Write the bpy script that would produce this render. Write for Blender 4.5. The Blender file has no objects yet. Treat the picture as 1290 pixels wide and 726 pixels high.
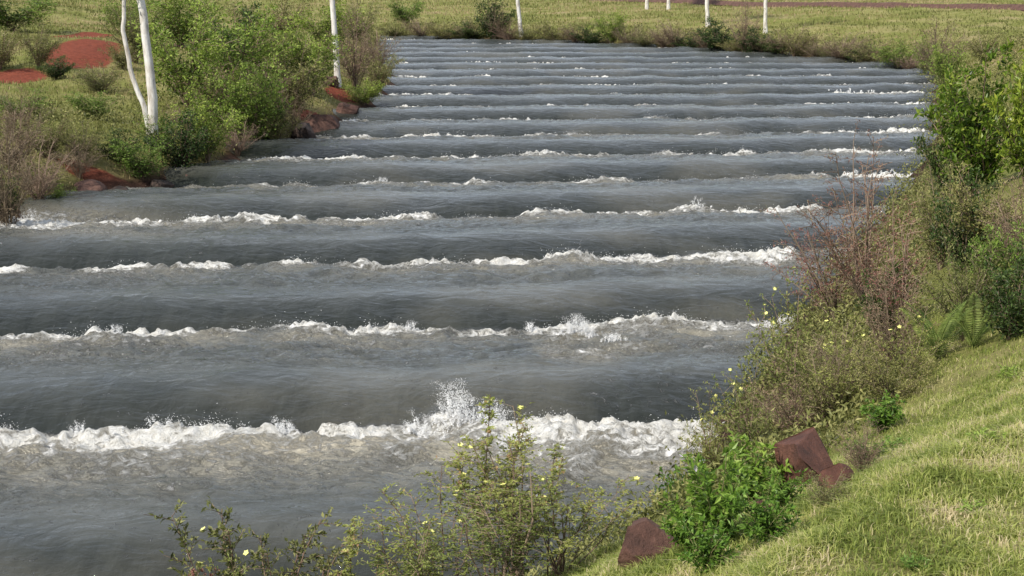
import bpy, bmesh, math
import numpy as np
from mathutils import Vector, Matrix
S=bpy.context.scene; COL=S.collection
rng=np.random.default_rng(7)
F=1800.0; PITCH=math.radians(10.7); CH=5.0; SL=0.035; D1=17.1; SP=5.07
# ---------------------------------------------------------------- noise
def h2(ix,iy,s):
    h=(ix.astype(np.int64)*374761393+iy.astype(np.int64)*668265263+s*974634777)&0xffffffff
    h=((h^(h>>13))*1274126177)&0xffffffff
    h=h^(h>>16)
    return h/4294967295.0
def vn(x,y,s=0):
    x=np.asarray(x,float); y=np.asarray(y,float)
    x0=np.floor(x); y0=np.floor(y); fx=x-x0; fy=y-y0
    fx=fx*fx*(3-2*fx); fy=fy*fy*(3-2*fy)
    a=h2(x0,y0,s); b=h2(x0+1,y0,s); c=h2(x0,y0+1,s); d=h2(x0+1,y0+1,s)
    return (a*(1-fx)+b*fx)*(1-fy)+(c*(1-fx)+d*fx)*fy
def fbm(x,y,o=4,s=0):
    t=0; a=1; n=0
    for k in range(o):
        ca,sa=math.cos(.6*k),math.sin(.6*k)
        t=t+a*vn((x*ca-y*sa)*2**k+17.3*k,(x*sa+y*ca)*2**k+9.1*k,s+k); n+=a; a*=.5
    return t/n
def sstep(a,b,x):
    t=np.clip((x-a)/(b-a),0,1); return t*t*(3-2*t)
# ---------------------------------------------------------------- survey of the place
def ray(px,py):
    dx=(px-645)/F; dy=(363-py)/F
    return np.array([dx, math.cos(PITCH)+dy*math.sin(PITCH), -math.sin(PITCH)+dy*math.cos(PITCH)])
def W(px,py):
    r=ray(px,py); t=(CH+D1*SL)/(SL*r[1]-r[2]); return (r[0]*t, r[1]*t)
Lp=[(-34,-14),(-19,10),(-14,22)]+[W(*p) for p in [(0,307),(70,272),(160,250),(285,224),(318,198),(400,182),(440,155),(488,134),(508,106),(482,74),(488,51)]]
Rp=[(-16,-14),(-6.5,4.5),(-2.8,8.6),(-.8,10.8)]+[W(*p) for p in [(800,700),(850,620),(888,560),(958,450),(1012,390),(1062,330),(1130,250),(1165,190),(1172,100),(1150,93),(1100,84),(1000,76),(870,66),(700,57),(488,51)]]
Lp=np.array(Lp); Rp=np.array(Rp)
LA=np.array([[1.15,2.6,.05]]*len(Lp))
RA=np.array([[3.3,5.0,.03]]*12+[[2.0,4.0,.05]]+[[.6,1.3,.07]]*(len(Rp)-13))
LA[-2:]=[.6,1.3,.07]
SEG=[]
for P_,A_ in ((Lp,LA),(Rp,RA)):
    for i in range(len(P_)-1): SEG.append((P_[i],P_[i+1],A_[i],A_[i+1]))
YMAX=Lp[-1][1]
def xl(y): return np.interp(y,Lp[:,1],Lp[:,0])
def xr(y): return np.interp(y,Rp[:,1],Rp[:,0])
def zw(y): return SL*(np.clip(y,-14,YMAX)-D1)
def dist_attr(x,y):
    best=np.full(x.shape,1e9); A=np.zeros(x.shape+(3,))
    for p,q,a,b in SEG:
        d=q-p; L2=(d**2).sum()
        t=np.clip(((x-p[0])*d[0]+(y-p[1])*d[1])/L2,0,1)
        dd=np.hypot(x-p[0]-t*d[0],y-p[1]-t*d[1]); m=dd<best
        best=np.where(m,dd,best)
        A=np.where(m[...,None],a+(b-a)*t[...,None],A)
    ins=(x>xl(y))&(x<xr(y))&(y<YMAX)
    return best,A,ins
def G(x,y,full=False):
    x=np.asarray(x,float); y=np.asarray(y,float)
    d,A,ins=dist_attr(x,y)
    t=np.clip(d/A[...,1],0,1); prof=A[...,0]*(t*1.25-.25*t*t)
    far=np.maximum(d-A[...,1],0)
    prof=prof+A[...,2]*np.minimum(far,90)+.012*np.maximum(far-90,0)
    nz=(fbm(x/3.1,y/3.1,4,5)-.5)*.5*np.clip(d/2.5,0,1)+(fbm(x/14,y/14,2,8)-.5)*.9*np.clip(d/25,0,1)
    nz=nz*(1-.8*sstep(112,128,y))
    # low earth slope on the left bank where the red soil shows
    nz=nz+.8*np.exp(-((x+19.0)/3.4)**2-((y-63)/4.5)**2)
    prof=prof+nz
    base=zw(y)+.04
    z=np.where(ins,base-np.minimum(d*.9,.9)-.05,base+prof)
    if full: return z,d,ins
    return z
def hit(px,py):
    r=ray(px,py)
    t=np.concatenate([np.arange(4,60,.04),np.arange(60,400,.2)])
    z=G(r[0]*t,r[1]*t); zz=CH+r[2]*t
    k=np.argmax(zz<z)
    if not (zz<z).any(): k=len(t)-1
    return np.array([r[0]*t[k],r[1]*t[k],z[k]]),t[k]
# ---------------------------------------------------------------- mesh helpers
def mk_mesh(name,V,faces,mat=None,attrs=None,smooth=False):
    me=bpy.data.meshes.new(name); V=np.asarray(V,np.float32)
    me.vertices.add(len(V)); me.vertices.foreach_set('co',V.ravel())
    faces=[np.asarray(f,np.int32) for f in faces if len(f)]
    li=np.concatenate([f.ravel() for f in faces])
    tot=np.concatenate([np.full(len(f),f.shape[1],np.int32) for f in faces])
    st=np.concatenate([[0],np.cumsum(tot)[:-1]]).astype(np.int32)
    me.loops.add(len(li)); me.loops.foreach_set('vertex_index',li)
    me.polygons.add(len(tot)); me.polygons.foreach_set('loop_start',st)
    me.polygons.foreach_set('use_smooth',np.full(len(tot),smooth))
    me.update(calc_edges=True)
    for k,v in (attrs or {}).items():
        a=me.attributes.new(k,'FLOAT','POINT'); a.data.foreach_set('value',np.asarray(v,np.float32))
    if mat: me.materials.append(mat)
    return me
def link(name,me,parent=None,**kw):
    o=bpy.data.objects.new(name,me); COL.objects.link(o)
    if parent: o.parent=parent
    for k,v in kw.items(): o[k]=v
    return o
class MB:
    def __init__(s): s.V=[];s.T=[];s.tri=[];s.quad=[];s.n=0
    def add(s,V,tint,tri=None,quad=None):
        V=np.asarray(V,float).reshape(-1,3)
        s.V.append(V); s.T.append(np.broadcast_to(tint,(len(V),)).astype(float))
        if tri is not None: s.tri.append(np.asarray(tri).reshape(-1,3)+s.n)
        if quad is not None: s.quad.append(np.asarray(quad).reshape(-1,4)+s.n)
        s.n+=len(V)
    def tube(s,pts,rad,sides=5,tint=.5):
        pts=np.asarray(pts,float); n=len(pts)
        tg=np.gradient(pts,axis=0); tg/=np.linalg.norm(tg,axis=1)[:,None]+1e-9
        ref=np.array([.31,.95,.05]) if abs(tg[0][1])<.8 else np.array([1,0,.1])
        a=np.cross(tg,ref); a/=np.linalg.norm(a,axis=1)[:,None]; b=np.cross(tg,a)
        an=np.arange(sides)*2*math.pi/sides
        r=np.broadcast_to(rad,(n,))[:,None,None]
        V=pts[:,None,:]+r*(np.cos(an)[None,:,None]*a[:,None,:]+np.sin(an)[None,:,None]*b[:,None,:])
        i=np.arange(n-1)[:,None]*sides; j=np.arange(sides)[None,:]; j2=(j+1)%sides
        q=np.stack([i+j,i+j2,i+sides+j2,i+sides+j],-1).reshape(-1,4)
        s.add(V,tint,quad=q)
    def leaves(s,P,D,N,L,Wd,tint,fold=.15,droop=.1):
        P=np.asarray(P,float); n=len(P)
        if n==0: return
        D=D/(np.linalg.norm(D,axis=1)[:,None]+1e-9)
        Sd=np.cross(D,N); Sd/=np.linalg.norm(Sd,axis=1)[:,None]+1e-9
        Nn=np.cross(Sd,D); L=np.broadcast_to(L,(n,))[:,None]; Wd=np.broadcast_to(Wd,(n,))[:,None]
        V=np.stack([P,P+D*L*.45+Sd*Wd*.5+Nn*Wd*fold,P+D*L-Nn*L*droop,P+D*L*.45-Sd*Wd*.5+Nn*Wd*fold],1)
        b=np.arange(n)[:,None]*4
        tri=np.concatenate([b+[0,1,2],b+[0,2,3]],0)
        s.add(V,np.repeat(np.broadcast_to(tint,(n,)),4),tri=tri)
    def mesh(s,name,mat,smooth=False):
        return mk_mesh(name,np.concatenate(s.V),[np.concatenate(s.tri) if s.tri else [],np.concatenate(s.quad) if s.quad else []],mat,{'tint':np.concatenate(s.T)},smooth)
# ---------------------------------------------------------------- materials
def newmat(name):
    m=bpy.data.materials.new(name); m.use_nodes=True; nt=m.node_tree; nt.nodes.clear()
    return m,nt,nt.nodes.new('ShaderNodeOutputMaterial')
def nd(nt,t,**kw):
    n=nt.nodes.new(t)
    for k,v in kw.items(): setattr(n,k,v)
    return n
def ramp(nt,fac,stops):
    r=nt.nodes.new('ShaderNodeValToRGB'); e=r.color_ramp.elements
    while len(e)<len(stops): e.new(.5)
    for i,(p,c) in enumerate(stops): e[i].position=p; e[i].color=(c[0],c[1],c[2],1)
    nt.links.new(fac,r.inputs[0]); return r
def noise(nt,scale,detail=5,rough=.55,vec=None,dist=0):
    n=nt.nodes.new('ShaderNodeTexNoise'); n.inputs['Scale'].default_value=scale; n.inputs['Detail'].default_value=detail
    n.inputs['Roughness'].default_value=rough; n.inputs['Distortion'].default_value=dist
    if vec: nt.links.new(vec,n.inputs['Vector'])
    return n
def mathn(nt,op,a,b=None,clamp=False):
    n=nt.nodes.new('ShaderNodeMath'); n.operation=op; n.use_clamp=clamp
    for i,v in enumerate((a,b)):
        if v is None: continue
        if isinstance(v,(int,float)): n.inputs[i].default_value=v
        else: nt.links.new(v,n.inputs[i])
    return n.outputs[0]
def mixc(nt,fac,a,b,bt='MIX'):
    n=nt.nodes.new('ShaderNodeMix'); n.data_type='RGBA'; n.blend_type=bt
    for s,v in ((n.inputs[0],fac),(n.inputs[6],a),(n.inputs[7],b)):
        if isinstance(v,(int,float)): s.default_value=v
        elif isinstance(v,tuple): s.default_value=(*v,1)
        else: nt.links.new(v,s)
    return n.outputs[2]
def leafmat(name,stops,trans=.3,rough=.5,var=.4):
    m,nt,out=newmat(name)
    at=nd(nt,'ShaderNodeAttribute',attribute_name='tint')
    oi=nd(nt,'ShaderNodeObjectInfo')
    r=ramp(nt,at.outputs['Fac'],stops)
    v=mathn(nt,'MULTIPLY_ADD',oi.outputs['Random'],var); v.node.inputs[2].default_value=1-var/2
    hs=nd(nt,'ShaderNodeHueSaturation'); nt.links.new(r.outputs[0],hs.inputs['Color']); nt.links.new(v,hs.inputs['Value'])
    hue=mathn(nt,'MULTIPLY_ADD',oi.outputs['Random'],-.03); hue.node.inputs[2].default_value=.515
    nt.links.new(hue,hs.inputs['Hue'])
    p=nd(nt,'ShaderNodeBsdfPrincipled'); nt.links.new(hs.outputs[0],p.inputs['Base Color']); p.inputs['Roughness'].default_value=rough
    p.inputs['Specular IOR Level'].default_value=.3
    tr=nd(nt,'ShaderNodeBsdfTranslucent'); nt.links.new(hs.outputs[0],tr.inputs['Color'])
    mx=nd(nt,'ShaderNodeMixShader'); mx.inputs[0].default_value=trans
    nt.links.new(p.outputs[0],mx.inputs[1]); nt.links.new(tr.outputs[0],mx.inputs[2]); nt.links.new(mx.outputs[0],out.inputs[0])
    return m
M={}
M['leafy']=leafmat('bright_leaf',[(0,(.045,.08,.014)),(.45,(.19,.28,.045)),(1,(.38,.48,.10))],.35)  # low ends of leafy, olive and flow ramps darkened as painted shadow gaps
M['olive']=leafmat('olive_leaf',[(0,(.06,.065,.02)),(.45,(.19,.2,.06)),(1,(.38,.36,.14))],.3)
M['dark']=leafmat('dark_leaf',[(0,(.02,.035,.01)),(.6,(.065,.11,.025)),(1,(.15,.21,.05))],.3)
M['dry']=leafmat('dry_leaf',[(0,(.10,.065,.045)),(.5,(.26,.185,.12)),(.8,(.40,.31,.19)),(1,(.21,.22,.08))],.2)
M['reddry']=leafmat('reddish_seed',[(0,(.11,.045,.035)),(.5,(.24,.11,.085)),(.8,(.33,.20,.14)),(1,(.19,.20,.07))],.2)
M['broad']=leafmat('broad_leaf',[(0,(.045,.08,.01)),(.5,(.19,.28,.03)),(1,(.46,.50,.08))],.4,.35)
M['herb']=leafmat('herb_leaf',[(0,(.04,.085,.012)),(.5,(.15,.27,.035)),(1,(.31,.44,.09))],.4,.4)
M['weed']=leafmat('weed_leaf',[(0,(.13,.2,.04)),(.5,(.24,.36,.07)),(1,(.34,.44,.12))],.4,.4)
M['flow']=leafmat('willowherb_leaf',[(0,(.10,.13,.03)),(.5,(.27,.31,.075)),(.88,(.41,.45,.15)),(1,(.38,.26,.13))],.38)
M['fern']=leafmat('fern_leaf',[(0,(.10,.15,.035)),(1,(.29,.37,.10))],.35)
M['grass']=leafmat('grass_blade',[(0,(.15,.20,.04)),(.42,(.33,.40,.095)),(.78,(.51,.51,.19)),(1,(.66,.57,.35))],.4,.5,0)
M['fgrass']=leafmat('field_grass',[(0,(.11,.13,.035)),(.45,(.23,.24,.075)),(.8,(.38,.33,.15)),(1,(.46,.37,.21))],.35,.6,0)
M['stem']=leafmat('brown_stem',[(0,(.10,.065,.045)),(1,(.28,.21,.15))],0,.8,.3)
M['gstem']=leafmat('green_stem',[(0,(.12,.10,.045)),(1,(.22,.22,.09))],0,.7,.2)
def simple(name,c,rough=.6):
    m,nt,out=newmat(name); p=nd(nt,'ShaderNodeBsdfPrincipled')
    tc=nd(nt,'ShaderNodeTexCoord'); n=noise(nt,40,3,.5,tc.outputs['Object'])
    cc=mixc(nt,n.outputs['Fac'],tuple(x*.8 for x in c),tuple(min(x*1.15,1) for x in c))
    nt.links.new(cc,p.inputs['Base Color']); p.inputs['Roughness'].default_value=rough; nt.links.new(p.outputs[0],out.inputs[0]); return m
M['yellow']=simple('yellow_petal',(.78,.76,.25)); M['white']=simple('pale_petal',(.7,.62,.7))
M['drop']=simple('white_water',(.88,.89,.89),.4)
def barkmat():
    m,nt,out=newmat('white_bark'); p=nd(nt,'ShaderNodeBsdfPrincipled'); tc=nd(nt,'ShaderNodeTexCoord')
    mp=nd(nt,'ShaderNodeMapping'); mp.inputs['Scale'].default_value=(1,1,.35); nt.links.new(tc.outputs['Object'],mp.inputs[0])
    n=noise(nt,6,6,.6,mp.outputs[0]); r=ramp(nt,n.outputs['Fac'],[(.3,(.22,.18,.15)),(.43,(.50,.46,.41)),(.6,(.72,.70,.66))])
    nt.links.new(r.outputs[0],p.inputs['Base Color']); p.inputs['Roughness'].default_value=.75
    b=nd(nt,'ShaderNodeBump'); b.inputs['Distance'].default_value=.02; nt.links.new(n.outputs['Fac'],b.inputs['Height']); nt.links.new(b.outputs[0],p.inputs['Normal'])
    nt.links.new(p.outputs[0],out.inputs[0]); return m
M['bark']=barkmat()
def rockmat(name,c1,c2,c3):
    m,nt,out=newmat(name); p=nd(nt,'ShaderNodeBsdfPrincipled'); tc=nd(nt,'ShaderNodeTexCoord')
    n=noise(nt,4,8,.65,tc.outputs['Object']); r=ramp(nt,n.outputs['Fac'],[(.3,c1),(.5,c2),(.7,c3)])
    nt.links.new(r.outputs[0],p.inputs['Base Color']); p.inputs['Roughness'].default_value=.8
    n2=noise(nt,11,9,.75,tc.outputs['Object'])
    b=nd(nt,'ShaderNodeBump'); b.inputs['Distance'].default_value=.07; b.inputs['Strength'].default_value=.9; nt.links.new(n2.outputs['Fac'],b.inputs['Height']); nt.links.new(b.outputs[0],p.inputs['Normal'])
    nt.links.new(p.outputs[0],out.inputs[0]); return m
M['rock']=rockmat('red_brown_rock',(.045,.02,.014),(.13,.05,.033),(.22,.095,.062))
M['brock']=rockmat('brown_rock',(.05,.024,.017),(.13,.06,.042),(.22,.115,.08))
M['lrock']=rockmat('brown_bank_rock',(.025,.014,.011),(.085,.04,.03),(.16,.085,.06))
M['drock']=rockmat('dark_wet_rock',(.012,.01,.009),(.04,.026,.021),(.10,.065,.05))
def groundmat():
    m,nt,out=newmat('bank_ground'); p=nd(nt,'ShaderNodeBsdfPrincipled'); tc=nd(nt,'ShaderNodeTexCoord'); v=tc.outputs['Object']
    n=noise(nt,.35,9,.65,v); g=ramp(nt,n.outputs['Fac'],[(.3,(.12,.14,.035)),(.46,(.19,.20,.055)),(.58,(.27,.25,.10)),(.7,(.32,.25,.14))])
    n2=noise(nt,5,8,.7,v); g2=mixc(nt,.6,g.outputs[0],n2.outputs['Fac'],'OVERLAY')
    soil=ramp(nt,n2.outputs['Fac'],[(.3,(.13,.038,.024)),(.6,(.25,.07,.042)),(.8,(.30,.11,.07))])
    a=nd(nt,'ShaderNodeAttribute',attribute_name='bare'); f=mathn(nt,'ADD',a.outputs['Fac'],mathn(nt,'MULTIPLY',mathn(nt,'SUBTRACT',n2.outputs['Fac'],.5),.8))
    f=mathn(nt,'MULTIPLY',mathn(nt,'SUBTRACT',f,.4),5,True)
    c=mixc(nt,f,g2,soil.outputs[0])
    w=nd(nt,'ShaderNodeAttribute',attribute_name='mud'); mud=ramp(nt,n2.outputs['Fac'],[(.3,(.022,.014,.011)),(.7,(.09,.05,.036))])
    c=mixc(nt,w.outputs['Fac'],c,mud.outputs[0])
    nt.links.new(c,p.inputs['Base Color']); p.inputs['Roughness'].default_value=.95; p.inputs['Specular IOR Level'].default_value=.1
    n3=noise(nt,9,8,.75,v); b=nd(nt,'ShaderNodeBump'); b.inputs['Distance'].default_value=.12; b.inputs['Strength'].default_value=.8
    nt.links.new(n3.outputs['Fac'],b.inputs['Height']); nt.links.new(b.outputs[0],p.inputs['Normal']); nt.links.new(p.outputs[0],out.inputs[0]); return m
M['ground']=groundmat()
def watermat():
    m,nt,out=newmat('turbid_water'); tc=nd(nt,'ShaderNodeTexCoord'); v=tc.outputs['Object']
    def stretch(sx,sy):
        mp=nd(nt,'ShaderNodeMapping'); mp.inputs['Scale'].default_value=(sx,sy,1); nt.links.new(v,mp.inputs[0]); return mp.outputs[0]
    A=lambda k: nd(nt,'ShaderNodeAttribute',attribute_name=k).outputs['Fac']
    foam=A('foam'); froth=A('froth'); face=A('face'); calm=A('calm')
    N=noise(nt,7,10,.74,stretch(1,1.3),.5)
    f=mathn(nt,'ADD',foam,mathn(nt,'MULTIPLY',mathn(nt,'SUBTRACT',N.outputs['Fac'],.5),2.8))
    f=mathn(nt,'MULTIPLY',mathn(nt,'SUBTRACT',f,.38),2.0,True)
    lowf=noise(nt,.9,7,.65,stretch(.6,1.6),1.2)
    base=ramp(nt,lowf.outputs['Fac'],[(.3,(.032,.039,.039)),(.7,(.078,.084,.079))])
    stre=noise(nt,1,7,.62,stretch(4,.8),.6)
    fc=ramp(nt,stre.outputs['Fac'],[(.3,(.012,.015,.012)),(.75,(.032,.036,.031))])
    c=mixc(nt,face,base.outputs[0],fc.outputs[0])  # drops reflect less sky; that darkness is painted into their colour here
    fr=mathn(nt,'MULTIPLY',froth,mathn(nt,'MULTIPLY',N.outputs['Fac'],1.7),True)
    c=mixc(nt,fr,c,(.40,.365,.285))
    fcol=ramp(nt,N.outputs['Fac'],[(.3,(.52,.48,.40)),(.5,(.82,.81,.76)),(.65,(.94,.94,.93))])
    c=mixc(nt,f,c,fcol.outputs[0])
    p=nd(nt,'ShaderNodeBsdfPrincipled'); nt.links.new(c,p.inputs['Base Color']); p.inputs['IOR'].default_value=1.42
    ro=mathn(nt,'ADD',mathn(nt,'MULTIPLY',f,.5),.04); ro=mathn(nt,'ADD',ro,mathn(nt,'MULTIPLY',froth,.2),True)
    nt.links.new(ro,p.inputs['Roughness'])
    w1=noise(nt,2.2,6,.55,stretch(.8,1.7),1.1); w2=noise(nt,7,5,.58,stretch(.8,1.5),.6); w3=noise(nt,24,3,.6,stretch(.8,1.3),.3)
    hh=mathn(nt,'ADD',mathn(nt,'MULTIPLY',w1.outputs['Fac'],.17),mathn(nt,'MULTIPLY',w2.outputs['Fac'],.042))
    hh=mathn(nt,'ADD',hh,mathn(nt,'MULTIPLY',w3.outputs['Fac'],.007))
    nf=mathn(nt,'SUBTRACT',1.0,mathn(nt,'MULTIPLY',calm,.75))
    hh=mathn(nt,'MULTIPLY',hh,nf)
    hh=mathn(nt,'ADD',hh,mathn(nt,'MULTIPLY',mathn(nt,'MULTIPLY',stre.outputs['Fac'],face),.022))
    hh=mathn(nt,'ADD',hh,mathn(nt,'MULTIPLY',mathn(nt,'MULTIPLY',N.outputs['Fac'],f),.12))
    b=nd(nt,'ShaderNodeBump'); b.inputs['Distance'].default_value=1.0; b.inputs['Strength'].default_value=1.0
    nt.links.new(hh,b.inputs['Height']); nt.links.new(b.outputs[0],p.inputs['Normal']); nt.links.new(p.outputs[0],out.inputs[0]); return m
M['water']=watermat()
# ---------------------------------------------------------------- ground
yy=np.concatenate([np.arange(-25,8,.5),np.exp(np.arange(math.log(8),math.log(1800),.0095))])
uu=np.linspace(-1,1,760); uu=.62*uu+1.9*uu**5+.3*uu**3
Y=yy[:,None]+0*uu[None,:]; X=uu[None,:]*(9+np.abs(Y))
Z,DD,INS=G(X,Y,True)
def blob(x,y,px,py,rx,ry):
    p,_=hit(px,py); return np.exp(-(((x-p[0])/rx)**2+((y-p[1])/ry)**2))
BL=[(104,46,1.3,4),(104,62,1.25,3.5),(100,76,1.1,2.5),(12,100,1.2,2),(120,222,.9,.5),(395,150,.7,1.2),(150,235,.8,.4),(430,120,.6,1.2)]
def bare(x,y):
    b=0
    for q in BL: b=np.maximum(b,blob(x,y,*q))
    return np.clip(b*1.5,0,1)
BARE=bare(X,Y)
MUD=np.where(INS,1,np.clip(1.5-DD/.8,0,1)); MUD=np.maximum(MUD,np.where((X>0)&(Y<40)&(DD<2.0),.8*np.clip((2.0-DD),0,1),0))
n,mm=X.shape; idx=np.arange(n*mm).reshape(n,mm)
q=np.stack([idx[:-1,:-1],idx[:-1,1:],idx[1:,1:],idx[1:,:-1]],-1).reshape(-1,4)
link('ground',mk_mesh('ground',np.stack([X,Y,Z],-1).reshape(-1,3),[q],M['ground'],{'bare':BARE.ravel(),'mud':MUD.ravel()},True),kind='structure')
# ---------------------------------------------------------------- water
def thet(y): return np.interp(y,[14,19,24,45,113],[.03,.10,.14,.13,-.07])
RNG={1:[(-900,900,1.1)],2:[(-900,5,.6),(5,330,.9),(340,570,.95),(570,660,.7),(660,935,1.1)],
3:[(-900,55,.95),(120,300,1.0),(345,400,.85),(590,1010,1.1)],4:[(-300,230,1.3),(230,400,1.05),(400,560,.9),(640,760,.85),(760,1040,1.05)],
5:[(330,360,.95),(400,530,.8),(690,770,.65),(860,900,.55),(1060,1170,1.25)],6:[(320,620,.9),(680,740,.65),(960,1170,1.1)],
7:[(430,640,.9),(700,760,.55),(1040,1180,1.1)],8:[(480,560,.75),(560,700,.65),(860,960,.65),(1060,1180,1.1)],9:[(500,530,.95),(730,790,.95),(1000,1180,1.0)],
10:[(480,560,.85),(700,800,.65),(1030,1170,1.3)],0:[(-900,900,.5)]}
def weir_int(n,x):
    out=np.full(x.shape,.0)
    for k in range(-8,22):
        m=(n==k)
        if not m.any(): continue
        Yn=D1+(k-1)*SP
        xm=x[m]
        if k in RNG:
            v=.30+.45*sstep(.3,.7,vn(xm/1.3,np.full(xm.shape,k*3.3),33))
            for a,b,i in RNG[k]:
                x0=(a-645)/F*Yn; x1=(b-645)/F*Yn
                v=np.maximum(v,i*sstep(x0-.5,x0+.5,xm)*(1-sstep(x1-.5,x1+.5,xm)))
        else:
            v=.30+sstep(.34,.66,vn(xm/2.6,np.full(xm.shape,k*7.7),31))*.7
        out[m]=v
    return out
ys=np.concatenate([np.arange(-12,9.5,.25),np.exp(np.arange(math.log(9.5),math.log(YMAX+.6),.0022))])
tt=np.linspace(0,1,840)
Yw=ys[:,None]+0*tt[None,:]; a0=xl(Yw)-1.6; a1=xr(Yw)+1.8
Xw=a0+(a1-a0)*tt[None,:]
def wphase(x,y):
    yp=y-x*thet(y)+ (vn(x/2.3,y/5,3)-.5)*.65+(vn(x/.9,y/5,4)-.5)*.17
    return (yp-D1)/SP+1
FL=1.5
def water(x,y):
    ph=wphase(x,y)
    n=np.floor(ph); fr=ph-n; u=fr*SP
    drop=SL*SP
    crest=.43+.09*(vn(x/1.7,n*3.1,12)-.5)
    t=np.clip(u/FL,0,1)
    rise=crest*(np.sin(t*math.pi/2)**1.05)-.05*np.exp(-((u-.03)/.14)**2)
    t2=np.clip((u-FL)/(SP-FL),0,1)
    prof=np.where(u<FL,rise,crest+(drop-crest)*(t2*t2*(3-2*t2)*.5+.5*t2**1.8))
    z=drop*(n-1)+prof
    ud=(1-fr)*SP
    I=weir_int(n+1,x)
    leftw=1+1.3*sstep(3.5,0,x-xl(y))+1.1*sstep(3.2,0,xr(y)-x)
    near=np.where(n+1<=1,1.4,1.1)
    wfo=(.10+1.35*fbm(x*1.1,n*5.3+y*.3,3,40)**1.3)*(.22+.68*I)*leftw*near
    foam=np.minimum(I*1.25,1.15)*(1-sstep(wfo*.25,wfo*1.4,ud))
    foam=foam*(.5+.9*fbm(x*2.3,y*2.8,3,44))
    tail=I*np.exp(-ud/2.0)*1.05*(fbm(x*1.5,y*1.2,4,45)*1.7-.40)*leftw*np.where(n+1<=1,1.2,1.0)
    foam=np.maximum(foam,tail)
    I0=weir_int(n,x)
    foam=np.maximum(foam,I0*(1-sstep(.0,.07+.18*vn(x*3,n*2.2,46),u)))
    froth=np.clip(I*np.exp(-(ud/1.7)**1.7)*1.2*leftw*(.2+1.3*fbm(x*.8,y*1.3,3,47)),0,1)*np.where(n+1<=1,1.3,.55)
    froth=np.maximum(froth,.12*sstep(.5,.8,fbm(x*.35,y*.6,3,48)))
    face=sstep(.0,.10,u)*(1-sstep(.45,1.45,u))
    calm=sstep(.0,.10,u)*(1-sstep(1.2,2.5,u))
    for (px,py,rx,ry,s) in ((730,448,.5,.45,.95),(748,480,.4,.55,.68),(790,465,.6,.35,.55),(700,470,.3,.8,.5),(200,600,.9,.25,.5),(560,610,1.2,.3,.5),(420,575,1.2,.3,.55),(300,600,1.4,.4,.45),(100,590,1.6,.5,.5),(60,250,1.5,1.2,.55),(120,318,1.6,.6,.45),(850,600,.5,.8,.4),(60,290,2.4,1.0,.72),(180,290,1.6,.5,.6)):
        cx,cy=W(px,py); e=np.exp(-(((x-cx)/rx)**2+((y-cy)/ry)**2))*s
        foam=np.maximum(foam,e*(.6+.7*fbm(x*2.2,y*2.2,3,49))); froth=np.maximum(froth,e)
    rid=1-np.abs(2*fbm(x*3.6,y*3.6,4,50)-1)
    lump=fbm(x*7,y*7,3,52)
    z=z+np.clip(foam,0,1)*(.01+.17*np.clip(rid-.62,0,1)+.09*(lump-.3))*(1+.6*sstep(.35,.6,vn(x*1.3,n,53)))
    cx,cy=W(575,540); e=np.exp(-((x-cx)/.38)**2-((y-cy)/.22)**2); z=z+e*(.16*rid+.22*np.clip(lump-.3,0,1))
    cx,cy=W(728,450); e=np.exp(-((x-cx)/.35)**2-((y-cy)/.3)**2); z=z+e*.22*lump
    tb=.75+.8*np.exp(-ud/1.6)
    r2=1-np.abs(2*fbm(x*1.5,y*2.4,4,62)-1)
    chop=((fbm(x*.9,y*1.5,3,60)-.5)*.22+(r2-.75)*.12+(fbm(x*4,y*5.5,3,64)-.5)*.05)*tb
    z=z+chop*(1-.80*calm)+face*((vn(x*1.4,y*.5,61)-.5)*.04)
    return z+.0,foam,froth,face,calm
Zw,FO,FRO,FA,CA=water(Xw,Yw)
n,mm=Xw.shape; idx=np.arange(n*mm).reshape(n,mm)
q=np.stack([idx[:-1,:-1],idx[:-1,1:],idx[1:,1:],idx[1:,:-1]],-1).reshape(-1,4)
link('water',mk_mesh('water',np.stack([Xw,Yw,Zw],-1).reshape(-1,3),[q],M['water'],{'foam':FO.ravel(),'froth':FRO.ravel(),'face':FA.ravel(),'calm':CA.ravel()},True),kind='structure')
# spray droplets
P=[];R=[]
for k in range(0,9):
    Yn=D1+(k-1)*SP; N0=int(5600/(1+.35*k)) if k>0 else 900
    x=rng.uniform(max(-.40*Yn,xl(Yn)),min(.36*Yn,xr(Yn)),N0); y=np.full(N0,Yn)
    for it in range(6): y=y-(wphase(x,y)-k)*SP*.9
    I=weir_int(np.full(N0,float(k)),x)*sstep(.35,.75,vn(x*1.1,y*0+k,70))
    keep=rng.random(N0)<I; x=x[keep]; y=y[keep]-rng.exponential(.16,keep.sum())
    z=water(x,y)[0]+rng.exponential(.04,len(x))
    P.append(np.stack([x,y,z],-1)); R.append(rng.uniform(.002,.006,len(x))*(1+.08*k))
def toe(px,py):
    x,y=W(px,py); k=round(float(wphase(np.array([x]),np.array([y]))[0]))
    for it in range(6): y=y-(float(wphase(np.array([x]),np.array([y]))[0])-k)*SP*.9
    return x,y-.06
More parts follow.
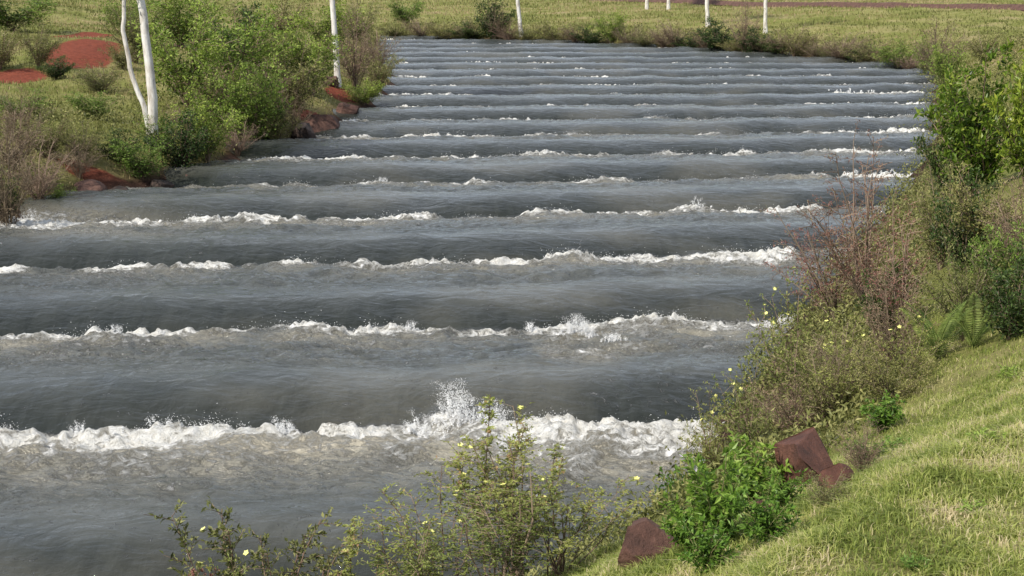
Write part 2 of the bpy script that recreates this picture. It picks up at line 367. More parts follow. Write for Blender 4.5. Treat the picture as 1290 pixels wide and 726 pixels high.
for (px,py,nj,hm,wd,sn) in ((575,542,100,.48,.34,1),(530,545,30,.27,.2,1),(620,541,40,.32,.2,1),(365,540,20,.2,.2,1),(728,452,55,.26,.25,0),(770,460,16,.15,.2,0),(520,416,10,.14,.12,1),(668,405,10,.16,.1,1),(150,425,12,.14,.3,1),(110,548,14,.14,.3,1),(880,270,12,.2,.4,1),(480,240,8,.16,.2,1),(1090,125,20,.2,1.2,1),(200,545,8,.12,.3,1),(1095,222,14,.16,.8,1),(30,290,16,.2,.6,1)):
    cx,cy=toe(px,py) if sn else W(px,py)
    for j in range(nj):
        th=rng.uniform(0,6.28); b=np.array([cx+rng.normal(0,wd*.5),cy+rng.normal(0,wd*.2)]); hgt=hm*rng.uniform(.2,1)*math.exp(-((b[0]-cx)/wd)**2)
        m_=75; t=rng.uniform(0,1,m_)**.9; ln=rng.uniform(.05,.35)*hm*2
        sp=.004+.022*t
        x=b[0]+math.cos(th)*ln*t+rng.normal(0,1,m_)*sp; y=b[1]+math.sin(th)*ln*t*.6+rng.normal(0,1,m_)*sp
        z=water(np.array([b[0]]),np.array([b[1]]))[0][0]+hgt*4*(t*.75)*(1-t*.75)+rng.normal(0,1,m_)*sp
        P.append(np.stack([x,y,z],-1)); R.append(rng.uniform(.002,.0065,m_)*(1.3-t)*max(1,cy/30))
P=np.concatenate(P); R=np.concatenate(R)
oc=np.array([[1,0,0],[-1,0,0],[0,1,0],[0,-1,0],[0,0,1],[0,0,-1]],float); ot=np.array([[0,2,4],[2,1,4],[1,3,4],[3,0,4],[2,0,5],[1,2,5],[3,1,5],[0,3,5]])
V=P[:,None,:]+oc[None]*R[:,None,None]; T=(np.arange(len(P))[:,None,None]*6+ot[None]).reshape(-1,3)
link('spray',mk_mesh('spray',V.reshape(-1,3),[T],M['drop']),kind='stuff',label='white spray droplets thrown up along the foaming steps of the water',category='spray')
# ---------------------------------------------------------------- plants
def unit(v): return v/(np.linalg.norm(v,axis=-1,keepdims=True)+1e-9)
def shrub(seed,H,R,nst,ntw,nlf,LL,LW,mat,stem='stem',tstart=.2,twl=.3,up=.5,jit=.05,srad=.012,flowers=0,petal='yellow',tipbias=0):
    r=np.random.default_rng(seed); st=MB(); lf=MB(); tips=[]
    for i in range(nst):
        az=r.uniform(0,6.283); rr=R*math.sqrt(r.uniform(.02,1)); hh=H*(r.uniform(.55,1) if i else 1)*(1-.35*(rr/R)**2)
        t=np.linspace(0,1,7)[:,None]; d=np.array([math.cos(az),math.sin(az),0])
        pts=d*rr*.9*t**1.2+np.array([0,0,1])*hh*t**.9+np.cumsum(r.normal(0,.02*H,(7,3)),0)*np.array([1,1,.2])*.6
        pts[0]*=.3; pts[:,2]=np.maximum(pts[:,2],-.02); pts[0,2]=-.1
        st.tube(pts,np.linspace(srad,srad*.3,7)*r.uniform(.7,1.3),4,r.uniform(0,1))
        for k in range(ntw):
            s=tstart+(1-tstart)*((k+r.uniform(0,1))/ntw)**(1-.3*tipbias); f=s*6; a=int(min(f,5)); b0=pts[a]+(pts[a+1]-pts[a])*(f-a)
            dr=unit(np.array([r.normal(),r.normal(),0])+d*.5+np.array([0,0,up*r.uniform(.3,1.8)]))
            ln=twl*H*r.uniform(.4,1)*(1.15-.6*s)
            tp=b0+dr*ln*np.linspace(0,1,4)[:,None]+np.array([0,0,-.12*ln])*np.linspace(0,1,4)[:,None]**2
            st.tube(tp,np.linspace(srad*.4,srad*.18,4),3,r.uniform(0,1)); tips.append(tp[-1])
            m=max(1,int(nlf*r.uniform(.6,1.3))); u=r.uniform(.1,1.02,m)[:,None]
            Pp=b0+dr*ln*u+np.array([0,0,-.12*ln])*u*u+r.normal(0,jit*.5,(m,3))
            Dn=unit(r.normal(0,1,(m,3))+dr*.8+np.array([0,0,.15])); Nn=unit(r.normal(0,.6,(m,3))+np.array([0,0,1]))
            dep=np.hypot(Pp[:,0],Pp[:,1])/R*.4+Pp[:,2]/H*.5  # inner and lower leaves tint darker: shade painted into the foliage
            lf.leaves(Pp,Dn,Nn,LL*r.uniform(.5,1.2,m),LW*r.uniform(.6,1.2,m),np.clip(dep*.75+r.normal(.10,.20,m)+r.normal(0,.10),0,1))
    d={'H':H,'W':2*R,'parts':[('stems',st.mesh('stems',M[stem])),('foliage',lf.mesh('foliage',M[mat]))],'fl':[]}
    if flowers:
        tips=np.array(tips); w=tips[:,2]+r.normal(0,.1*H,len(tips)); o=np.argsort(-w)[:int(flowers*4)]; o=r.permutation(o)[:flowers]
        d['fl']=[(tips[k],petal) for k in o]
    return d
def flower_mesh(mat,rad=.023):
    mb=MB()
    for k in range(5):
        a=k*1.2566; D=np.array([[math.cos(a),math.sin(a),.35]]); mb.leaves(np.zeros((1,3)),D,np.array([[0,0,1.]]),rad,rad*1.0,.5,.1,.0)
    return mb.mesh('flower',M[mat])
FLW={'yellow':flower_mesh('yellow'),'white':flower_mesh('white',.02)}
PR={
'leafy':[shrub(11,2.2,1.1,15,16,19,.085,.042,'leafy',tstart=.1,twl=.30,jit=.09),shrub(12,2.2,1.0,14,17,19,.08,.038,'leafy',tstart=.12,twl=.28,jit=.1)],
'olive':[shrub(21,1.6,1.0,18,15,18,.06,.026,'olive',tstart=.08,twl=.28,jit=.08),shrub(22,1.6,1.0,18,15,17,.07,.022,'olive',tstart=.08,twl=.32,jit=.08)],
'dark':[shrub(31,1.6,.9,15,15,18,.08,.045,'dark',tstart=.08,twl=.26,jit=.08)],
'dry':[shrub(41,2.0,1.0,22,17,11,.045,.016,'dry',tstart=.12,twl=.3,up=.9,jit=.05),shrub(42,2.0,.9,24,15,12,.04,.015,'dry',tstart=.15,twl=.28,up=1.1,jit=.05)],
'reddry':[shrub(51,2.0,.95,15,14,11,.042,.016,'reddry',tstart=.2,twl=.30,up=.6,jit=.03)],
'broad':[shrub(61,2.4,1.1,16,17,17,.13,.055,'broad',tstart=.12,twl=.24,up=.8,jit=.06)],
'herb':[shrub(71,.8,.42,13,10,9,.085,.035,'herb','gstem',tstart=.15,twl=.22,up=.6,jit=.02,srad=.006),shrub(72,.7,.4,12,10,9,.075,.03,'herb','gstem',tstart=.15,twl=.22,up=.6,jit=.02,srad=.006,flowers=3,petal='white')],
'flow':[shrub(83,1.5,.75,15,14,13,.042,.017,'flow',tstart=.12,twl=.24,up=.8,jit=.025,srad=.007,flowers=7)],
'fore':[shrub(81,2.4,.70,11,24,13,.043,.018,'flow',tstart=.4,twl=.18,up=.5,jit=.014,srad=.008,flowers=4,tipbias=.4),shrub(82,2.2,.76,11,22,13,.045,.018,'flow',tstart=.4,twl=.18,up=.6,jit=.014,srad=.008,flowers=3,tipbias=.4)],
'spire':[shrub(84,2.5,.16,4,30,14,.038,.016,'flow',tstart=.45,twl=.06,up=.8,jit=.01,srad=.008,flowers=2,tipbias=.4)],
'weed':[shrub(91,.22,.2,7,4,6,.07,.022,'weed','gstem',tstart=.1,twl=.4,up=.4,jit=.01,srad=.004)],
'thin':[shrub(95,1.8,.55,13,22,13,.044,.02,'reddry',tstart=.4,twl=.16,up=.7,jit=.012,srad=.008),shrub(96,1.8,.6,14,24,15,.042,.019,'olive',tstart=.4,twl=.18,up=.6,jit=.012,srad=.008,flowers=2)],
}
cnt={}
def put(kind,px,by,top,w,label,cat='shrub',group=None,name=None,pos=None,var=None,wmin=0,tilt=0):
    if pos is None: p,t=hit(px,by)
    else:
        gx=(px-645)/F*pos*1.045
        p=np.array([gx,pos,float(G(np.array([gx]),np.array([pos]))[0])]); t=pos
    v=PR[kind]; i=cnt.get(kind,0); cnt[kind]=i+1; pr=v[(i if var is None else var)%len(v)]
    if pos is None: Hh=(by-top)/F*t
    else:
        r=ray(px,top); Hh=CH+r[2]*(pos/r[1])-p[2]
    sw=max(w/F*t/pr['W'],wmin)
    e=bpy.data.objects.new(name or kind+'_shrub',None); COL.objects.link(e); e.location=p; e.scale=(sw,sw,Hh/pr['H'])
    m3=Matrix.Rotation(tilt,3,'Y')@Matrix.Rotation(rng.uniform(0,6.28),3,'Z'); e.rotation_euler=m3.to_euler()
    e['label']=label; e['category']=cat
    if group: e['group']=group
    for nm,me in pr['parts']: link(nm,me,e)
    for (q,pt) in pr['fl']:
        o=link('flower',FLW[pt],e); o.location=q; o.rotation_euler=(rng.uniform(-.2,1.2),rng.uniform(-.6,.6),rng.uniform(0,6)); o.scale=(1/sw,1/sw,pr['H']/Hh)
    return e
NM={'leafy':'leafy_shrub','olive':'olive_shrub','dark':'dark_green_shrub','dry':'dried_shrub','reddry':'reddish_shrub','broad':'broadleaf_shrub','herb':'leafy_herb','flow':'flowering_shrub','weed':'weed','thin':'thin_shrub'}
left=[
('dry',12,300,150,95,'tall brown dried shrub at the left edge right above the water'),
('dark',0,285,205,60,'dark green shrub low at the left edge beside brown dried stems'),
('dry',50,262,165,90,'brown dried shrub on the left bank beside red earth slope'),
('leafy',178,226,162,80,'bright green shrub by the water just below the forked white trunk'),
('dark',228,215,138,80,'dark green shrub right of the forked white trunk near waterline'),
('leafy',262,205,100,90,'tall bright green shrub between forked white tree and the water'),
('leafy',318,182,55,100,'bright green shrub leaning toward the water mid left bank'),
('olive',345,185,125,70,'olive shrub at the waterline below taller bright green shrubs'),
('leafy',238,135,-12,130,'large bright green shrub just right of the forked white trunk'),
('leafy',305,125,-20,130,'large bright green shrub filling the top of the left bank'),
('olive',365,150,40,110,'olive shrub left of the single white trunk'),
('leafy',392,120,15,90,'green shrub touching the left side of the single white trunk'),
('dry',448,112,5,80,'brown dried shrub just right of the single white trunk'),
('olive',478,112,50,60,'olive shrub at the tip of the left bank over dark water'),
('leafy',458,132,95,55,'low bright green shrub near the tip of the left bank'),
('dry',300,198,140,70,'brown dried shrub at the waterline left of the dark boulder'),
('olive',130,118,75,80,'olive shrub in the grass left of the forked white trunk'),
('leafy',15,40,-20,120,'green shrub in the top left corner above red earth'),
('olive',0,88,20,80,'olive shrub at left edge in front of the red earth'),
('olive',172,80,-10,80,'olive shrub behind the forked white trunk'),
('leafy',158,40,-15,80,'pale green shrub behind the bare red earth on its right'),
('dry',100,225,170,60,'small brown dried shrub above the waterline rocks'),
('leafy',70,265,228,50,'small green shrub drooping into the foam at left'),
('dark',300,110,5,90,'dark green shrub in shade among bright shrubs on left bank'),
('olive',60,200,130,70,'olive shrub in the middle of the left bank grass'),
('dry',15,225,120,90,'pale brown dried shrub behind the left edge shrubs'),
('leafy',205,190,135,60,'small bright green shrub at the foot of the forked white trunk'),
('dry',370,168,115,60,'dried shrub above the rocks at the waterline'),
('dry',270,150,70,90,'brown dried shrub among the bright green shrubs'),
('leafy',415,65,-15,90,'bright green shrub in the distance behind the single white trunk'),
('olive',455,55,-8,70,'olive shrub at the top of the left bank by the channel bend'),
('olive',340,60,-20,100,'olive shrub in the distance above the left bank'),
('olive',48,85,25,60,'olive shrub left of the bare red earth patch'),
('olive',155,88,45,50,'olive shrub right of the bare red earth patch'),
('dark',70,100,70,50,'low dark shrub below the left end of the bare red earth'),
('leafy',120,150,108,70,'bright green low shrub in the grass below the bare red earth'),
('leafy',30,150,108,90,'low green shrub in the grass near the left edge'),
('olive',105,200,150,70,'olive shrub above the eroded waterline left of forked tree'),
('dark',150,205,160,60,'dark low shrub left of the foot of the forked white trunk'),
('dry',25,180,110,80,'tangled dried shrub in the grass near the left edge'),
('leafy',290,170,60,100,'bright green shrub in the dense middle of the left bank'),
('leafy',350,110,10,100,'bright green shrub behind the olive shrub on the left bank'),
('dry',478,90,30,50,'dried brown shrub at the far tip of the left bank'),
('leafy',225,60,-30,110,'tall green shrub at the top edge right of forked trunk'),
('dry',330,162,80,80,'dried shrub between two bright green shrubs above the waterline'),
('dry',235,185,120,60,'dried shrub tangled behind the dark green shrub near the waterline'),
('dark',335,178,120,60,'dark green shrub in the shade above the mid left waterline'),
]
for k,px,by,tp,w,lb in left: put(k,px,by,tp,w*1.2,lb,name=NM[k])
farl=[
('leafy',510,32,-8,60,'rounded green shrub on the far field nearest the channel bend'),
('dark',622,50,-14,50,'tall dark shrub on the far bank beside the leaning trunk'),
('dry',630,51,5,46,'dark brown dried shrub upright on the far bank beside leaning trunk'),
('leafy',768,54,8,52,'yellow green shrub on the far bank middle'),
('olive',700,56,22,66,'olive shrub on the far bank right of the leaning trunk'),
('dry',850,64,20,60,'brown dried shrub on far bank left of the white trunks'),
('dark',905,66,22,60,'dark green shrub under the left of two white far trunks'),
('dry',938,70,-5,52,'tall brown dried shrub between the two white far trunks'),
('dark',950,71,35,50,'low dark shrub at the foot of the tall dried shrub on far bank'),
('olive',1000,74,28,66,'olive shrub on the far bank right of the white trunks'),
('dry',1060,82,38,70,'pale brown shrub on the far bank toward the right'),
('leafy',1130,90,48,60,'green shrub near the right end of the far waterline'),
('dry',1180,100,22,90,'brown dried shrub where far bank meets right bank'),
('olive',560,51,22,60,'olive shrub on far bank left of the dark brown shrub'),
('leafy',1190,110,45,55,'green shrub beside the glossy bush at the right'),
('olive',1240,80,35,80,'olive shrub high on the right far bank'),
('dry',985,72,32,50,'small dried shrub right of the rightmost white far trunk'),
('olive',1095,86,44,70,'olive shrub on the far bank between pale brown and green shrubs'),
('dry',590,52,22,50,'dried shrub left of the dark brown upright shrub on far bank'),
('leafy',1165,95,38,40,'small upright green shrub by the dried one at the right bend'),
]
for k,px,by,tp,w,lb in farl: put(k,px,by,tp,w*1.15,lb,name=NM[k])
edge=[(500,50),(530,50),(590,52),(640,54),(665,55),(725,58),(745,59),(790,61),(815,62),(835,63),(870,65),(890,66),(925,68),(960,71),(980,73),(1025,76),(1045,78),(1062,80),(1082,82),(1100,83),(1115,85),(1145,92)]
for i,(px,py) in enumerate(edge):
    put(['olive','dry','dark','dry'][i%4],px,py-1,py-24-(i*7)%14,60,'low scrubby shrub in the row edging the far waterline',group='low shrubs edging the far waterline',name='waterside_shrub')
right=[
('broad',1225,250,42,140,'glossy yellow green bush at upper right over the far water',0),
('broad',1292,235,32,120,'glossy broadleaf bush cut by the right edge of the view',0),
('dark',1200,260,110,90,'dark green bush below the glossy yellow green bush',0),
('olive',1245,330,185,130,'olive bush on the right bank below the glossy bush',0),
('dark',1215,345,215,100,'dark green bush in shade between the olive bushes',0),
('olive',1185,340,195,100,'pale olive bush behind the reddish dried shrub',1),
('dry',1285,350,205,110,'dried tangled bush at the right edge of the bank',0),
('reddry',1095,400,150,170,'tall reddish brown seeding shrub leaning over the water',0),
('reddry',1055,410,225,150,'reddish brown shrub furthest out over the water mid right',0),
('reddry',1140,425,235,130,'shorter reddish brown shrub beside the tall seeding one',0),
('dark',1110,430,320,90,'dark green shrub under the reddish brown seeding shrubs',0),
('dark',1270,430,300,110,'dark green leafy bush at right edge above the grass',0),
('olive',1215,430,270,120,'olive bush behind the fern on the right bank',0),
('leafy',1250,400,250,100,'fresh green bush above the fern near the right edge',0),
('dry',1120,470,330,110,'grey brown dried shrub left of the fern',0),
('flow',1000,510,330,150,'yellow flowered scraggly shrub reaching furthest over the foam at right',0),
('flow',1060,520,385,150,'yellow flowered shrub in front of the reddish shrubs',0),
('flow',945,570,440,130,'low yellow flowered shrub left of the red brown rock',0),
('flow',895,600,480,90,'yellow flowered shrub lowest along the right waterline',0),
('dry',1060,500,400,120,'thin dry brown shrub mixed among yellow flowered shrubs',1),
('dry',1000,560,450,120,'low dry brown shrub above the left of the red brown rock',1),
('olive',1120,510,420,110,'low olive shrub at the top of the grass slope',0),
('olive',1040,540,430,120,'olive shrub directly behind the red brown rock',1),
('flow',1150,480,370,110,'flowering shrub left of the fern at the grass edge',0),
('herb',905,690,555,140,'bright green leafy herb with pale blooms between the two rocks',1),
('herb',935,640,540,120,'bright green leafy herb just left of the red brown rock',0),
('herb',868,698,600,95,'bright green leafy herb right behind the waterside rock',0),
('herb',960,690,605,95,'small leafy herb below the red brown rock at the grass edge',0),
('herb',890,725,640,90,'leafy herb at the bottom edge right of the waterside rock',0),
('herb',855,650,575,70,'leafy herb at the waterline above the waterside rock',0),
('dry',1085,600,520,80,'small brown dried shrub beside the red brown rock',0),
('herb',1110,545,490,70,'green herb at the top edge of the grass slope',0),
('herb',1090,590,545,60,'small herb at the right foot of the red brown rock',0),
('herb',985,645,580,70,'small herb growing against the left foot of the red brown rock',0),
('olive',1040,640,590,90,'low olive tuft in front of the red brown rock',1),
]
for k,px,by,tp,w,lb,v in right: put(k,px,by,tp,w*1.1,lb,name=NM[k],var=v,tilt=-.22 if k=='reddry' else (-.1 if (k=='flow' and px<1010) else 0))
for (px,py,lb) in ((1240,560,'small broad leaved weed in the grass near the right edge'),(1125,570,'small weed in grass right of the red brown rock'),(1225,650,'small weed low in the grass slope toward the right'),(1150,720,'small weed at the bottom edge of the grass'),(1275,480,'small weed at the top right of the grass slope')):
    put('weed',px,py,py-22,50,lb,'weed',name='weed')
# foreground plants (their feet are below the view)
for k,px,tp,y0,v,wm,lb in (
 ('fore',655,505,8.6,0,.85,'tall yellow flowered shrub in the foreground centre against the foam'),
 ('fore',560,555,8.3,1,.85,'yellow flowered shrub left half of the foreground clump'),
 ('spire',618,440,8.9,0,1.2,'slender tallest flowering plant rising over the first white foam'),
 ('fore',708,560,8.4,1,.75,'yellow flowered shrub right half of the foreground clump'),
 ('fore',635,600,7.9,0,.9,'low bushy flowered shrub in front at the bottom centre'),
 ('fore',505,635,8.0,0,.75,'low flowered shrub at the left foot of the foreground clump'),
 ('thin',300,585,8.3,1,1.1,'olive green scraggly shrub in the bottom left foreground'),
 ('thin',345,630,8.1,1,.9,'low olive shrub right beside the scraggly one at bottom left'),
 ('thin',262,665,8.0,0,.6,'small reddish shrub leftmost in the foreground'),
 ('fore',315,650,8.0,1,.5,'low yellow green flowered shrub between the two bottom left shrubs'),
 ('spire',430,605,8.4,0,.9,'leaning plant with a yellow flower between foreground shrubs'),
 ('spire',470,660,8.3,0,.8,'short flowering plant left of the foreground clump'),
 ('spire',690,520,8.7,0,.9,'flowering plant standing just right of the tallest one')):
    put(k,px,0,tp,10,lb,name={'fore':'flowering_shrub','spire':'flowering_plant','thin':'thin_shrub'}[k],pos=y0,var=v,wmin=wm)
# fern
def frond(L):
    mb=MB(); t=np.linspace(0,1,10); pts=np.stack([L*.45*t**1.4,0*t,L*(1.0*t-.28*t**2.4)],-1); mb.tube(pts,np.linspace(.004,.0015,10),3,.3)
    s=np.linspace(.10,1,34); b=np.stack([L*.45*s**1.4,0*s,L*(1.0*s-.28*s**2.4)],-1)
    for sg in (-1,1):
        D=np.stack([.15+0*s,sg+0*s,.15+0*s],-1); ln=L*.12*np.sin(math.pi*np.clip(s*.85+.12,0,1))**.7
        mb.leaves(b,D,np.tile([-1,0,.5],(34,1)),ln,.011+0*ln,rng.uniform(.2,1,34),.05,.2)
    return mb.mesh('frond',M['fern'])
FM=[frond(.75),frond(.6)]
for px,py,nf,lb,sc in ((1180,455,13,'yellow green fern clump at the top of the grass slope',1.05),(1225,440,9,'second fern clump right of the larger one',.85)):
    p,t=hit(px,py); e=bpy.data.objects.new('fern',None); COL.objects.link(e); e.location=p; e['label']=lb; e['category']='fern'
    for k in range(nf):
        o=link('frond',FM[k%2],e); o.rotation_euler=(0,rng.uniform(-.2,.35),k*6.28/nf+rng.uniform(-.2,.2)); s=sc*rng.uniform(.8,1.15); o.scale=(s,s,s)
# ---------------------------------------------------------------- trees
def tree(px,py,trunks,crown,label,w,seed,dense=1.0):
    p,t=hit(px,py); k=t/F; r=np.random.default_rng(seed)
    e=bpy.data.objects.new('white_trunk_tree',None); COL.objects.link(e); e.location=p; e['label']=label; e['category']='tree'
    cm=MB()
    for j,(pl,w0,w1) in enumerate(trunks):
        pts=np.array([[x*k,(r.normal(0,.03) if i else 0),z*k] for i,(x,z) in enumerate(pl)])
        s=np.linspace(0,len(pts)-1,len(pts)*6); ii=np.minimum(s.astype(int),len(pts)-2); f=(s-ii)[:,None]; f=f*f*(3-2*f)*.5+f*.5
        q_=pts[ii]*(1-f)+pts[ii+1]*f; q_[:,0]+=np.cumsum(r.normal(0,.008,len(q_))); q_[0,2]-=.3
        rad=np.linspace(w0*k/2,w1*k/2,len(q_)); rad[:3]*=[1.35,1.25,1.1]
        mb=MB(); mb.tube(q_,rad,10,.5)
        link('trunk',mb.mesh('trunk',M['bark'],True),e)
        cr=crown*r.uniform(.8,1)
        lm=MB()
        for b in range(12):
            st=q_[-1-r.integers(0,6)]; d=unit(np.array([r.normal(),r.normal(),r.uniform(.2,1.2)])); L=cr*r.uniform(.6,1.1)
            bp=st+d*L*np.linspace(0,1,5)[:,None]+r.normal(0,.05,(5,3)); bp[0]=st
            lm.tube(bp,np.linspace(w1*k*.22,.01,5),5,.5)
            for c in range(9):
                cc=bp[r.integers(1,5)]+r.normal(0,cr*.2,3); m=int(60*dense)
                Pp=cc+r.normal(0,.26,(m,3))*np.array([1,1,.7]); cm.leaves(Pp,unit(r.normal(0,1,(m,3))-[0,0,.3]),unit(r.normal(0,1,(m,3))+[0,0,1]),.11,.045,np.clip(r.normal(.5,.25,m),0,1))
        link('limbs',lm.mesh('limbs',M['bark'],True),e)
    link('crown',cm.mesh('crown',M['leafy']),e)
tree(193,182,[([(0,0),(1,60),(-2,110),(-8,190),(-14,260)],13,8),([(-3,12),(-10,50),(-26,95),(-33,140),(-30,200),(-36,280)],7,4)],1.6,'white trunked tree forked in a narrow V on the left bank',14,1)
tree(425,108,[([(0,0),(-2,50),(-5,110),(-8,190),(-6,240)],8,5)],1.7,'single straight white trunk near the tip of the left bank',8,2)
tree(657,46,[([(0,0),(-3,25),(-6,60),(-5,110),(-2,150)],5.5,4)],1.8,'slender leaning white trunk on the far bank near the middle',6,3)
tree(892,34,[([(0,0),(-2,30),(-4,70),(-2,130)],5.5,4)],1.8,'white trunk on the far bank, left of the right hand pair',6,4)
tree(964,42,[([(0,0),(-1,30),(-2,70),(1,130)],5,4)],1.8,'white trunk on the far bank, right of the right hand pair',6,5)
tree(815,12,[([(0,0),(0,50),(2,110)],4,3)],1.8,'thin distant white trunk at the top edge, left of two',4,6)
tree(842,12,[([(0,0),(1,50),(0,110)],4,3)],1.8,'thin distant white trunk at the top edge, right of two',4,7)
# ---------------------------------------------------------------- rocks
def rock(px,py,w,h,mat,label,seed,cuts=12,dlo=.5,dhi=.8,lift=.18):
    p,t=hit(px,py); r=np.random.default_rng(seed); bm=bmesh.new(); bmesh.ops.create_icosphere(bm,subdivisions=5,radius=1)
    V=np.array([v.co[:] for v in bm.verts])
    for k in range(cuts):
        nrm=unit(r.normal(0,1,3)); d=r.uniform(dlo,dhi); s=V@nrm; V=V-np.maximum(s-d,0)[:,None]*nrm*.98
    V=V*(1+.12*(fbm(V[:,0]*2.2+seed,V[:,1]*2.2+V[:,2]*2.7,5,seed)-.5)+.06*(fbm(V[:,0]*9+seed,V[:,1]*9+V[:,2]*8,3,seed)-.5))[:,None]
    V=V/np.abs(V).max(0)                     # keep the measured size whatever the cuts took off
    k_=t/F; V=V*np.array([w*k_/2,w*k_/2,h*k_/2])*1.08
    for v,c in zip(bm.verts,V): v.co=c
    me=bpy.data.meshes.new('rock'); bm.to_mesh(me); bm.free(); me.materials.append(M[mat])
    o=link('rock',me); o.location=(p[0],p[1],p[2]+h*k_*lift); o.rotation_euler=(r.uniform(-.25,.25),r.uniform(-.25,.25),r.uniform(0,6)); o['label']=label; o['category']='rock'
rock(812,708,80,72,'brock','angular brown boulder at the waterside near the bottom of the view',42,cuts=9,dlo=.5,dhi=.78,lift=.3)
rock(1018,612,88,98,'rock','large red brown angular rock standing in the plants at the grass edge',77,cuts=9,dlo=.38,dhi=.66,lift=.3)
rock(1054,618,44,50,'rock','smaller red brown rock leaning on the right of the large one',33,cuts=9,dlo=.4,dhi=.7)
rock(960,655,36,36,'rock','small red brown rock half hidden among the leafy herbs',9)
for i,(px,py,w,h,mt,lb) in enumerate([(292,222,40,26,'drock','dark wet boulder jutting into the water below the left bank shrubs'),
(385,180,36,34,'drock','dark boulder at the waterline under the dried shrub'),(400,166,52,36,'lrock','reddish boulder on the left bank below the single white trunk'),
(436,148,36,26,'lrock','reddish boulder nearest the tip of the left bank'),(500,131,28,18,'drock','small dark rock at the tip of the left bank'),
(152,249,32,20,'drock','dark brown boulder at the waterline below the forked tree'),(112,248,42,26,'lrock','red brown boulder on the eroded slope at left'),
(78,266,32,20,'drock','dark rock beside the foam at far left'),(338,199,30,20,'drock','low dark rock between two shrubs at the left waterline'),
(416,108,20,20,'lrock','reddish stone at the foot of the single white trunk'),(262,229,28,18,'drock','small dark rock left of the jutting boulder'),(460,150,26,15,'drock','flat dark rock by the water near the reddish boulders'),
(205,240,30,18,'drock','flat dark rock at the waterline under the bright green shrub'),(362,190,30,20,'drock','dark wet rock just left of the boulder under the dried shrub'),
(232,232,22,16,'lrock','reddish stone between flat dark rocks at the left waterline'),(318,206,22,18,'lrock','small reddish stone behind the jutting dark boulder'),(420,170,26,16,'drock','dark rock at the water right of the reddish boulder')]):
    rock(px,py,w,h,mt,lb,20+i,lift=.2)
# ---------------------------------------------------------------- road on the far field
pa=hit(1000,8)[0]; pb=hit(1290,13)[0]
s=np.linspace(-3.2,2.5,220); cx=pa[0]+(pb[0]-pa[0])*s; cy=pa[1]+(pb[1]-pa[1])*s
V=[]
zr=G(cx,cy)+.32
for o_,dz in ((-2.6,-.45),(-1.6,0),(-.8,.02),(0,.03),(.8,.02),(1.6,0),(2.6,-.45)):
    V.append(np.stack([cx,cy+o_,zr+dz],-1))
V=np.stack(V,1); idx=np.arange(220*7).reshape(220,7); q=np.stack([idx[:-1,:-1],idx[1:,:-1],idx[1:,1:],idx[:-1,1:]],-1).reshape(-1,4)
link('dirt_road',mk_mesh('dirt_road',V.reshape(-1,3),[q],rockmat('red_dirt',(.05,.026,.02),(.095,.046,.033),(.14,.075,.055))),kind='structure')
RX,RY=cx,cy
# ---------------------------------------------------------------- grass
def blades(x,y,ln,w,tint,mat,name,label,two=True,lean=.6):
    z=G(x,y); m=len(x); az=rng.uniform(0,6.283,m); fa=rng.uniform(0,6.283,m)
    sd=np.stack([np.cos(fa),np.sin(fa),0*fa],-1)*w[:,None]*.5; b=np.stack([x,y,z-.01],-1)
    le=np.abs(rng.normal(0,lean,m)); dx=np.stack([np.cos(az)*le,np.sin(az)*le,0*az],-1); up=np.array([0,0,1.])
    md=b+(up*.6+dx*.25)*ln[:,None]; tp=b+(up*(1-.25*np.minimum(le,2))[:,None]+dx)*ln[:,None]
    V=np.stack([b-sd,b+sd,md+sd*.8,md-sd*.8,tp],1); i=np.arange(m)[:,None]*5
    o=link(name,mk_mesh(name,V.reshape(-1,3),[i+[0,1,2,3],i+[3,2,4]],M[mat],{'tint':np.repeat(tint,5)}),kind='stuff'); o['label']=label; o['category']='grass'
N0=440000
y=np.exp(rng.uniform(math.log(4.2),math.log(26),N0)); x=y*rng.uniform(0,.46,N0)
d,A_,ins=dist_attr(x,y); patch=fbm(x*1.3,y*1.3,3,80); fine=fbm(x*6,y*6,2,85); straw=fbm(x*2.6,y*2.6,3,86)
keep=(~ins)&(d>1.85+.7*(patch-.5)+.04*np.maximum(y-12,0)*5)&(rng.random(N0)<np.maximum(.35,.25+patch*.6+(fine-.5)*1.5))
x=x[keep];y=y[keep];patch=patch[keep];fine=fine[keep];straw=straw[keep]
blades(x,y,rng.uniform(.02,.06,len(x))*(.55+.4*patch+.8*fine),rng.uniform(.003,.0085,len(x)),np.clip(rng.normal(.46,.27,len(x))+(straw-.5)*1.7+(.5-fine)*.6,0,1),'grass','bank_grass','short sunlit yellow green grass covering the near right bank',lean=1.1)
N0=330000
y=np.exp(rng.uniform(math.log(26),math.log(260),N0)); x=y*rng.uniform(-.42,.42,N0)
d,A_,ins=dist_attr(x,y); onroad=np.abs(y-np.interp(x,RX,RY))<2.2
keep=(~ins)&(~onroad)&(d>.5)&(bare(x,y)<.3+.3*rng.random(N0))&(rng.random(N0)<.3+fbm(x/2,y/2,3,82)); x=x[keep];y=y[keep]
d,A_,ins=dist_attr(x,y)
tall=1+2.0*sstep(9,0,d)*(y>80)*sstep(.35,.6,fbm(x/1.7,y/1.7,3,88))
blades(x,y,(.08+.0010*y)*rng.uniform(.4,1.4,len(x))*tall,.0006*y*rng.uniform(.5,1.2,len(x)),np.clip(rng.normal(.42,.24,len(x))+(fbm(x/5,y/5,4,83)-.5)*2.0+.12*sstep(80,130,y),0,1),'fgrass','field_grass','olive and straw coloured grass on the left bank and far field')
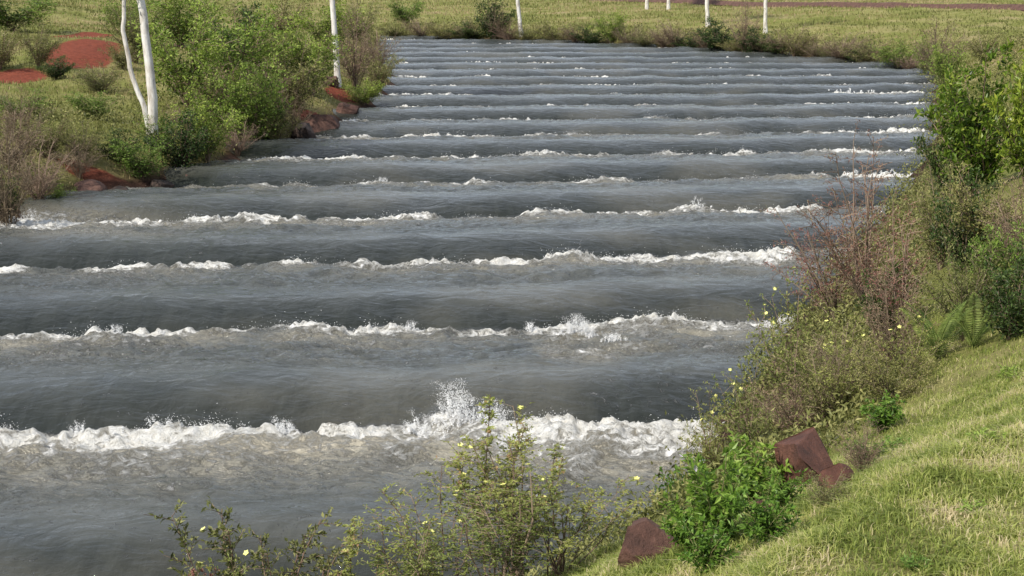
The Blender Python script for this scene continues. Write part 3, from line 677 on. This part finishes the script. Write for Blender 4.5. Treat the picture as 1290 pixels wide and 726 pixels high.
# low ground cover on the banks
mb=MB(); NC=5000
y=np.exp(rng.uniform(math.log(9),math.log(115),NC*3)); x=y*rng.uniform(-.42,.42,NC*3)
d,A_,ins=dist_attr(x,y); keep=(~ins)&(d>np.where((x<0)&(y<85),.9,.1))&(d<np.where(y<26,2.4,6))&(bare(x,y)<.4)&~((y<10.5)&(x<1)); x=x[keep];y=y[keep];z=G(x,y)
m=26
for i in range(len(x)):
    s=.10+.006*y[i]; s=min(s,.5)*rng.uniform(.6,1.3)
    Pp=np.array([x[i],y[i],z[i]])+rng.normal(0,1,(m,3))*np.array([s*.8,s*.8,s*.5])+[0,0,s*.4]
    mb.leaves(Pp,unit(rng.normal(0,1,(m,3))+[0,0,.6]),unit(rng.normal(0,1,(m,3))+[0,0,1]),.05+.0012*y[i],.02+.0005*y[i],np.clip(rng.normal(.45,.2,m)+rng.normal(0,.2),0,1))
o=link('ground_cover',mb.mesh('ground_cover',M['olive']),kind='stuff'); o['label']='low leafy undergrowth covering the soil along both banks'; o['category']='undergrowth'
# ---------------------------------------------------------------- light, world, camera
sd=Vector((-.55,-.50,.72)).normalized()
L=bpy.data.lights.new('sun','SUN'); L.energy=5.0; L.angle=math.radians(.5); L.color=(1,.94,.84)
lo=bpy.data.objects.new('sun',L); COL.objects.link(lo); lo.rotation_euler=sd.to_track_quat('Z','Y').to_euler()
w=bpy.data.worlds.new('World'); S.world=w; w.use_nodes=True; nt=w.node_tree
sk=nt.nodes.new('ShaderNodeTexSky'); sk.sky_type='NISHITA'; sk.sun_disc=False; sk.sun_elevation=math.asin(sd.z); sk.sun_rotation=math.atan2(sd.x,sd.y); sk.dust_density=1.2
tc=nt.nodes.new('ShaderNodeTexCoord'); mp=nt.nodes.new('ShaderNodeMapping'); mp.inputs['Scale'].default_value=(1,1,2.5); nt.links.new(tc.outputs['Generated'],mp.inputs[0])
cn=noise(nt,2.2,7,.6,mp.outputs[0],.3); cr=ramp(nt,cn.outputs['Fac'],[(.38,(.2,.2,.2)),(.62,(.85,.85,.85))])
cc=mixc(nt,cr.outputs[0],sk.outputs[0],(7.0,7.4,8.1))
nt.links.new(cc,nt.nodes['Background'].inputs[0]); nt.nodes['Background'].inputs[1].default_value=.13
c=bpy.data.cameras.new('camera'); c.lens=36*F/1290; c.clip_end=4000; c.clip_start=.1
co=bpy.data.objects.new('camera',c); COL.objects.link(co); co.location=(0,0,CH); co.rotation_euler=(math.pi/2-PITCH,0,0); S.camera=co
S.view_settings.view_transform='Standard'; S.view_settings.look='None'; S.view_settings.exposure=0
print('shrubs',cnt)
